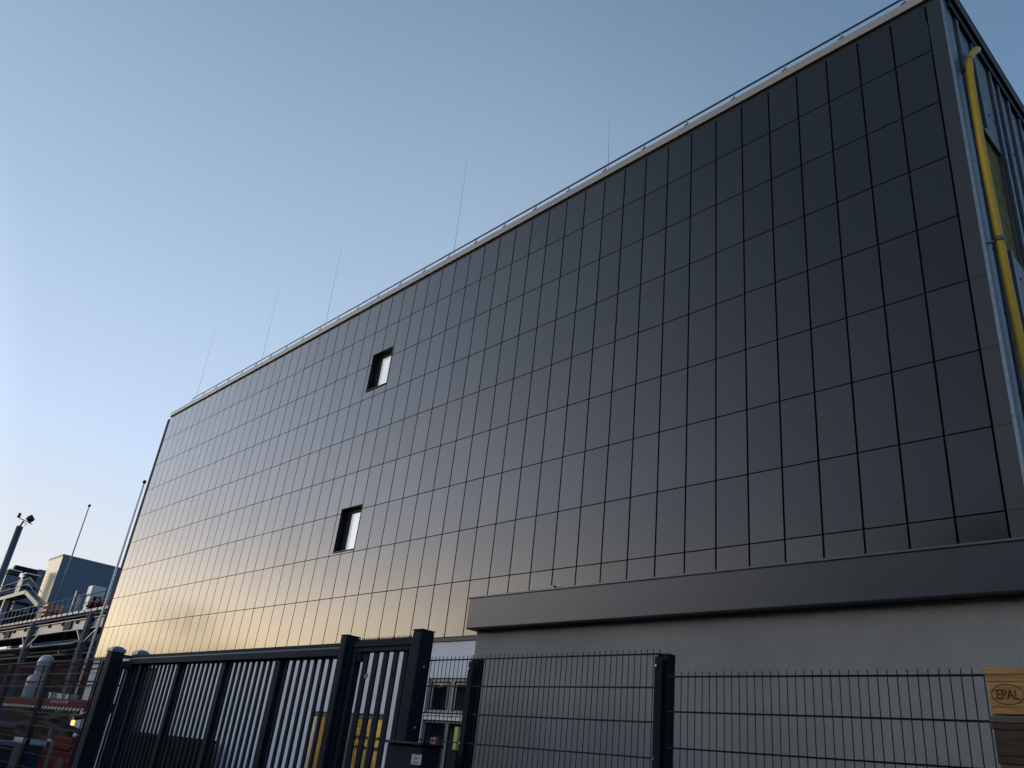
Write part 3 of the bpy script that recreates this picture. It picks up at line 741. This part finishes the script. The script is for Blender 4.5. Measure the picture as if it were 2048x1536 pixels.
x, z = at(142,1445,LY+.0); m = MB(); m.box(x-.1,x+.1,LY+.02,LY+.1,z-.08,z+.08,bev=.03); m.build('amber_lamp', AMBER, lift)
x, z = at(144,1432,LY); m = MB(); m.bar((x-.1,LY+.05,z-.2),(x+.1,LY+.05,z+.15),.05,.05); m.bar((x-.3,LY+.05,z-.1),(x-.1,LY+.05,z+.1),.04,.04); m.build('hydraulic_hose', STEELL, lift)
# wrapped bundle on the platform
x, zz0 = at(66,1392,LY+.42); _, zz1 = at(80,1311,LY+.42); H = zz1-zb0-.13
wb = MB()
prof = [(.40,0),(.47,.03),(.49,.2),(.5,.42),(.47,.5),(.4,.55),(.31,.585),(.29,.61),(.315,.66),(.345,.75),(.35,.83),(.32,.91),(.24,.965),(.13,.99),(.03,1.0)]
wb.lathe((x, LY+.42, zb0+.13), [(r*.98, h*H) for r,h in prof], n=26, sx=.9, sy=.8)
for i,v in enumerate(wb.v):
    wb.v[i] = (v[0]+random.uniform(-.012,.012), v[1]+random.uniform(-.012,.012)+ .12*max(0,(v[2]-zb0-.13)/H-.5), v[2]+random.uniform(-.008,.008))
wbo = wb.build('wrapped_bundle', FILM); tag(wbo, 'pale film wrapped bundle with a rounded top standing on the red lift', 'bundle')
for k in range(3):
    xx, zz = at(108+17*k,1385+2*k,LY+.2)
    o = thing('carton', (xx, LY+.4, zb0+.12), ['pale carton on the lift platform nearest the wrapped bundle','pale carton in the middle of three on the lift platform','pale carton on the lift platform nearest the gate post'][k], 'box', 'pale cartons on the lift')
    box_part('body', PALE, o, xx-.5, xx, LY+.2, LY+.44, zb0+.121, zz-.06, bev=.02)
    box_part('lid', PALE, o, xx-.515, xx+.015, LY+.185, LY+.455, zz-.059, zz, bev=.012)

# ---- odds and ends low on the left
def facex(px0, px1, py, Y0):
    """a face looking towards +X that spans photo columns px0..px1: returns (x, Y0, Y1)"""
    xf = at(px0, py, Y0)[0]; n1 = at(px1, py, 1.0)[0]
    return xf, Y0, xf/n1
def boxthing(name, px0, py0, px1, py1, Y, dep, mm, label, cat, lidm=None):
    xf, y0, y1 = facex(px0, px1, py0, Y); z1 = at(px0, py0, Y)[1]; z0 = GZ+.1
    o = thing(name, (xf-dep/2, (y0+y1)/2, GZ), label, cat)
    box_part('body', mm, o, xf-dep, xf, y0, y1, z0, z1-.12, bev=.03)
    m = MB(); m.box(xf-dep-.04, xf+.04, y0-.04, y1+.04, z1-.119, z1, bev=.02); m.build('rim', lidm or mm, o)
    for k in (0,1):
        m = MB(); yy_ = y0+.05+(y1-y0-.24)*k; m.box(xf-dep+.05, xf-.05, yy_, yy_+.14, GZ, z0-.001); m.build('foot', STEELD, o)
    return o
boxthing('storage_crate', -40, 1440, 34, 1470, 7.2, 1.2, CRATE, 'brown crate with a pale rim at the lower left behind the fence', 'crate', STEELL)
boxthing('blue_skip', -60, 1474, 52, 1500, 6.2, .9, BLUE, 'blue skip with a pale grey rim at the bottom left corner', 'skip', STEELL)
boxthing('blue_bin', 56, 1478, 92, 1500, 6.4, 1.0, BLUE, 'blue bin with a pale lid between the two left fence posts', 'bin', PALE)
x, z = at(106,1485,5.4)
o = thing('pipe_stand', (x, 5.4, GZ), 'thin pale bent pipe stand beside the left gate post', 'pipe')
m = MB(); m.tube([(x-.02,5.4,GZ),(x,5.4,z-.06),(x-.03,5.4,z),(x-.32,5.4,z+.03)], .03, n=10); m.build('pipe', STEELL, o)
m = MB(); m.tube([(x-.02,5.4,GZ),(x-.02,5.4,GZ+.03)], .14, n=14); m.build('base', STEELD, o)

# ================================================================== steel gantry at the left
QY = 16.0
gan = thing('steel_gantry', (-60, QY+3, GZ), 'grey steel pipe gantry with railed deck left of the dark building', 'gantry')
xa = -110.0; xb = -46.0
_, zdk = at(100,1235,QY)       # top of deck edge
_, zb1 = at(100,1250,QY); _, zb2 = at(100,1266.5,QY)
_, zrl = at(100,1206,QY)
GD = 5.0
m = MB(); m.box(xa, xb, QY-.05, QY+GD, zdk-.13, zdk); m.build('deck', STEELD, gan)
m = MB()
k = xa
while k < xb: m.box(k, k+.9, QY-.1, QY-.051, zdk-.1, zdk+.06); k += 1.15
m.build('toe_plates', STEELL, gan)
m = MB(); m.tube([(xa,QY-.12,zdk-.3),(xb,QY-.12,zdk-.3)], .06, n=8); m.build('edge_pipe', STEELL, gan)
m = MB(); m.box(xa, xb, QY, QY+.05, zb2, zb1); m.box(xa, xb, QY-.12, QY+.17, zb1+.001, zb1+.05); m.box(xa, xb, QY-.12, QY+.17, zb2-.05, zb2-.001); m.build('main_beam', STEELL, gan)
k = xa+.6
while k < xb:
    m = MB(); m.box(k, k+.3, QY-.1, QY-.002, zb1-.2, zb1-.004); m.build('beam_bracket', STEELD, gan); k += 2.9
for px in (24, 138):
    xx,_ = at(px,1250,QY); m = MB(); m.box(xx-.7, xx+.7, QY-.1, QY-.003, zb1-.62, zb1-.006); m.build('beam_bracket', STEELD, gan)
for px in (74, 184, -30):
    xx,_ = at(px,1250,QY)
    m = MB(); m.box(xx-.04, xx, QY-.32, QY+.02, GZ, zdk-.16); m.box(xx-.4, xx-.36, QY-.32, QY+.02, GZ, zdk-.16); m.box(xx-.36, xx-.04, QY-.17, QY-.13, GZ, zdk-.16)
    c = m.build('column', STEEL, gan)
    for s_ in (-1.9, 1.9):
        m = MB(); m.bar((xx-.2,QY-.19,zb2-1.0),(xx-.2+s_,QY-.1,zb2-.06),.1,.1); m.build('knee_brace', STEELL, c)
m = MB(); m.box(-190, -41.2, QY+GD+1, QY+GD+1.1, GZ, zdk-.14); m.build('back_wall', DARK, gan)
for px in (118, 12):
    xf, y0, y1 = facex(px, px+48, 1302, QY+1.2); z0 = at(px,1302,QY+1.2)[1]
    m = MB(); m.tube([(xf,y0,zdk-.15),(xf,y0,z0),(xf,y1,z0),(xf,y1,zdk-.15)], .045, n=8); m.box(xf-.25, xf+.05, y0, y1, z0-.12, z0-.02)
    m.tube([(xf,y1,z0),(xf,y1-.45,zdk-.2)], .03, n=6); m.build('hanging_frame', STEELL, gan)
for k,(dz,y) in enumerate(((.9,.9),(1.2,2.4),(.6,3.6))):
    z = zb2-dz+.35; m = MB(); m.tube([(xa,QY+y,z),(-60,QY+y,z),(-57,QY+y,z+.3),(xb,QY+y,z+.28)], .08, n=8); m.build('pipe_run', STEELL, gan)
m = MB()
for zz in (zrl, (zrl+zdk)/2): m.tube([(xa,QY,zz),(xb,QY,zz)], .03, n=6)
k = xa
while k < xb: m.tube([(k,QY,zdk),(k,QY,zrl)], .026, n=6); k += 1.15
m.build('deck_railing', STEELL, gan)
# upper platform, its stair and the dark space below it
UY = QY+1.0
xu,zu = at(52,1180,UY); xs_,zs_ = at(80,1212,UY+.2)
m = MB(); m.box(xa-10, xu, UY, UY+.8, zu-.3, zu); m.bar((xu,UY+.1,zu-.2),(xs_,UY+.1,zs_),.15,.3); m.bar((xu,UY+.7,zu-.2),(xs_,UY+.7,zs_),.15,.3)
for k in range(9): t = k/9; m.box(xu+(xs_-xu)*t-.15, xu+(xs_-xu)*t+.15, UY+.18, UY+.62, zu-.15+(zs_-zu)*t-.03, zu-.15+(zs_-zu)*t+.03)
m.build('upper_platform', STEEL, gan)
m = MB()
for zz in (zu+.5, zu+1.0): m.tube([(xa-10,UY,zz),(xu,UY,zz),(xs_,UY,zz-(zu-zs_))], .03, n=6)
for k in range(22): xx = xa-10+(xu-xa+10)*k/21; m.tube([(xx,UY,zu),(xx,UY,zu+1.0)], .026, n=6)
m.build('upper_railing', STEELL, gan)
xf, y0, y1 = facex(2, 14, 1220, UY); m = MB(); m.box(xf-.4, xf, y0, y1, zdk, zu-.31); m.build('upper_column', STEELL, gan)
xf, y0, y1 = facex(16, 84, 1200, UY+.9); m = MB(); m.box(xf-8, xf, y0, y1, zdk, zu-.05); m.build('upper_housing', STEELD, gan)

def deck_thing(name, px0, px1, py, Y0, dep, label, cat, group=None):
    xf, y0, y1 = facex(px0, px1, py, Y0); z1 = at((px0+px1)/2, py, (y0+y1)/2)[1]
    return thing(name, (xf-dep/2, (y0+y1)/2, zdk), label, cat, group), xf, y0, y1, z1
# orange crate
o,xf,y0,y1,z1 = deck_thing('orange_crate', 97,129,1209,QY+.3,1.0,'orange lattice crate on the gantry deck below the thin mast','crate')
m = MB()
for xx in (xf-.08, xf-1.0):
    for yy_ in (y0, y1-.08): m.box(xx, xx+.08, yy_, yy_+.08, zdk, z1)
m.build('corner_posts', ORANGE, o)
m = MB()
for t in (.06,.3,.55,.82):
    zz = zdk+(z1-zdk)*t
    m.box(xf+.001, xf+.03, y0, y1, zz, zz+.13); m.box(xf-1.0, xf, y0-.03, y0-.001, zz, zz+.13)
for k in range(4): yy_ = y0+.15+(y1-y0-.3)*k/3; m.box(xf+.031, xf+.055, yy_-.035, yy_+.035, zdk, z1)
m.build('slats', ORANGE, o)
m = MB(); m.box(xf-.9,xf-.1,y0+.1,y1-.1,zdk+.05,zdk+(z1-zdk)*.72,bev=.05); m.build('contents', BROWN, o)
# red valves
for k,(px,py) in enumerate(((182,1206),(192,1203),(203,1201))):
    x,z = at(px,py,QY+.5)
    o = thing('red_valve', (x,QY+.5,zdk), ['red valve on the gantry deck farthest from the dark building','red valve in the middle of three on the gantry deck','red valve on the gantry deck closest to the dark building'][k], 'valve', 'red valves on the gantry deck')
    m = MB(); m.lathe((x,QY+.5,zdk),[(.18,0),(.18,.1),(.1,.12),(.1,.4),(.24,.42),(.24,.52),(.1,.56),(.07,max(.6,z-zdk))],n=14); m.build('body', RED, o)
    m = MB()
    for j in range(12):
        a = 2*math.pi*j/12; b = 2*math.pi*(j+1)/12; m.bar((x+.2,QY+.5+.22*math.cos(a),z+.22*math.sin(a)),(x+.2,QY+.5+.22*math.cos(b),z+.22*math.sin(b)),.05,.05)
    m.bar((x+.2,QY+.28,z),(x+.2,QY+.72,z),.04,.04); m.bar((x,QY+.5,z),(x+.2,QY+.5,z),.05,.05); m.build('handwheel', RED, o)
# pale cabinet, framed panel
o,xf,y0,y1,z1 = deck_thing('pale_cabinet', 187,211,1173,QY+1.2,.8,'pale tall cabinet with a dark opening on the deck beside the dark building','cabinet')
w_ = y1-y0
m = MB(); m.box(xf-.8,xf,y0,y0+w_*.3,zdk,z1-.7); m.box(xf-.8,xf,y1-w_*.28,y1,zdk,z1-.7); m.box(xf-.85,xf+.03,y0-.05,y1+.08,z1-.699,z1,bev=.03); m.build('body', PALE, o)
m = MB(); m.box(xf-.5,xf-.45,y0+w_*.3,y1-w_*.28,zdk,z1-.7); m.build('opening', DARK, o)
o,xf,y0,y1,z1 = deck_thing('framed_panel', 153,171,1186,QY+1.2,.3,'narrow grey framed panel standing on the deck left of the pale cabinet','panel')
m = MB(); m.box(xf-.3,xf,y0,y0+.07,zdk,z1); m.box(xf-.3,xf,y1-.07,y1,zdk,z1); m.box(xf-.3,xf+.01,y0,y1,z1+.001,z1+.12); m.build('frame', STEELL, o)
m = MB(); m.box(xf-.2,xf-.15,y0+(y1-y0)*.45,y1-.08,zdk,z1-.05); m.build('panel', PALE, o)
# cooling units on the upper platform
xf, y0, y1 = facex(1, 15, 1156, UY+.3); z1 = at(8,1156,UY+.4)[1]
o = thing('red_pump', (xf-.3,(y0+y1)/2,zu), 'red pump set on the upper platform beside the foot of the thick dark mast', 'pump')
m = MB(); m.box(xf-.6,xf,y0,y1,zu+.001,zu+.35,bev=.05); m.box(xf-.45,xf-.1,y0+.05,y0+(y1-y0)*.5,zu+.351,z1,bev=.06); m.build('body', RED, o)
m = MB(); m.lathe((xf-.3,y0+(y1-y0)*.74,zu+.351),[(.14,0),(.14,.35),(.1,.42)],n=14); m.build('motor', ORANGE, o)
for k,(pa,pb,pt) in enumerate(((16,49,1139),(50,85,1147))):
    xf, y0, y1 = facex(pa, pb, pt, UY+1.2); z1 = at((pa+pb)/2, pt, (y0+y1)/2)[1]; D_ = 1.6
    o = thing('cooling_unit', (xf-D_/2,(y0+y1)/2,zu), ['blue grey cooling unit with a fan drum next to the thick dark mast','blue grey cooling unit with a fan drum next to the cream hall end'][k], 'cooling unit', 'cooling units on the upper platform')
    m = MB(); m.box(xf-D_,xf,y0+.03,y1-.03,zdk if False else zu-.9,z1-.62,bev=.03); m.build('casing', STEEL, o)
    m = MB(); m.lathe((xf-D_/2,(y0+y1)/2,z1-.619),[((y1-y0)*.44,0),((y1-y0)*.44,.42),((y1-y0)*.4,.46)],n=22); m.build('fan_drum', BLACK, o)
    m = MB(); m.box(xf-D_+.1,xf-.1,y0+.1,y1-.02,z1-.14,z1-.02,bev=.02); m.build('hood', PALE, o)
    m = MB()
    for t in (.2,.45,.7): zz = zu-.9+(z1-.62-zu+.9)*t; m.box(xf+.001,xf+.04,y0+.12,y1-.12,zz,zz+.25)
    m.build('louvres', STEELD, o)
xf, y0, y1 = facex(33, 82, 1127, UY+2.6); z1 = at(33,1126,y0)[1]
o = thing('air_duct', (xf-1,(y0+y1)/2,zu), 'dark horizontal duct above the cooling units ending in a square box', 'duct')
m = MB(); m.box(xf-.8,xf,y0,y1,z1-.75,z1-.2,bev=.03); m.build('duct', STEELD, o)
yb_ = xf/at(97,1130,1.0)[0]
m = MB(); m.box(xf-1.2,xf+.05,y1+.01,yb_,zdk,z1-.1,bev=.03); m.build('end_box', NAVY, o)
# hall behind
HY = 23.0; xh,zh = at(128,1108,HY); xh0,_ = at(98,1122,HY)
hall = thing('metal_hall', (xh,HY,GZ), 'plain box hall with a cream end and a dark blue side behind the gantry', 'building')
m = MB(); m.box(xh0,xh-.01,HY,HY+.1,zh-9.5,zh-.18); m.build('cream_wall', CREAM, hall)
m = MB(); m.box(xh0-.01,xh-.01,HY+.02,HY+.12,GZ,zh-9.5); m.build('lower_wall', BROWN, hall)
m = MB(); m.box(xh-.1,xh,HY+.01,HY+60,GZ,zh-.18); m.box(xh0-.01,xh0+.09,HY+.11,HY+60,GZ,zh-.18); m.build('side_wall', NAVY, hall)
m = MB(); m.box(xh0-.08,xh+.06,HY-.06,HY+60,zh-.179,zh,bev=.02); m.build('roof_edge', STEELL, hall)
# chimney mast
CY = 15.0
xc1,zc1 = at(40,1053,CY); xc0,_ = at(5,1152,CY)
chm = thing('chimney_mast', (xc1,CY,GZ), 'thick dark mast with wind sensors on its top at the left edge', 'mast')
m = MB(); m.tube([(xc1,CY,GZ),(xc1,CY,zc1)], .26, n=20); m.build('shaft', mat('mast_blue',(.05,.06,.09),rough=.4,var=.2,vscale=.4), chm)
m = MB(); m.tube([(xc1,CY,zc1),(xc1,CY+.1,zc1+.5)], .07, n=8); m.bar((xc1,CY-.5,zc1+.72),(xc1,CY+.8,zc1+.42),.06,.06); m.tube([(xc1,CY+.15,zc1+.4),(xc1,CY+.45,zc1+.3),(xc1,CY+.3,zc1+.12)],.025,n=6); m.build('cross_arm', BLACK, chm)
m = MB(); m.lathe((xc1,CY-.35,zc1+.7),[(.08,0),(.12,.04),(.12,.3),(.07,.38)],n=12); m.build('beacon', REDBOX, chm)
m = MB(); m.tube([(xc1-.1,CY+.42,zc1+.95),(xc1+.05,CY+.7,zc1+.68)],.3,n=14,r2=.24); m.bar((xc1,CY+.6,zc1+.46),(xc1,CY+.6,zc1+.7),.08,.08); m.build('floodlight', BLACK, chm)
# thin masts
MASTP = mat('mast_white', (.88,.85,.84), rough=.5)
def mast(pt, pb, Y, r, zb_, mm, label):
    x1,z1 = at(*pt,Y)
    o = thing('thin_mast', (x1,Y,zb_), label, 'mast', 'slim pale masts near the gantry')
    m = MB(); m.tube([(x1,Y,zb_),(x1,Y,z1)], r, n=10, r2=r*.6); m.build('pole', mm, o)
    m = MB(); m.lathe((x1,Y,z1),[(r*.8,0),(.1,.05),(.1,.14),(.05,.2)],n=12); m.build('tip', STEELD, o)
mast((178,1014),(112,1207),QY+.45,.06,zdk,STEELL,'slim pale mast rising in front of the dark blue hall side')
mast((288,967),(224,1180),QY-1.2,.085,GZ,MASTP,'slim pale mast close against the left edge of the dark clad building')
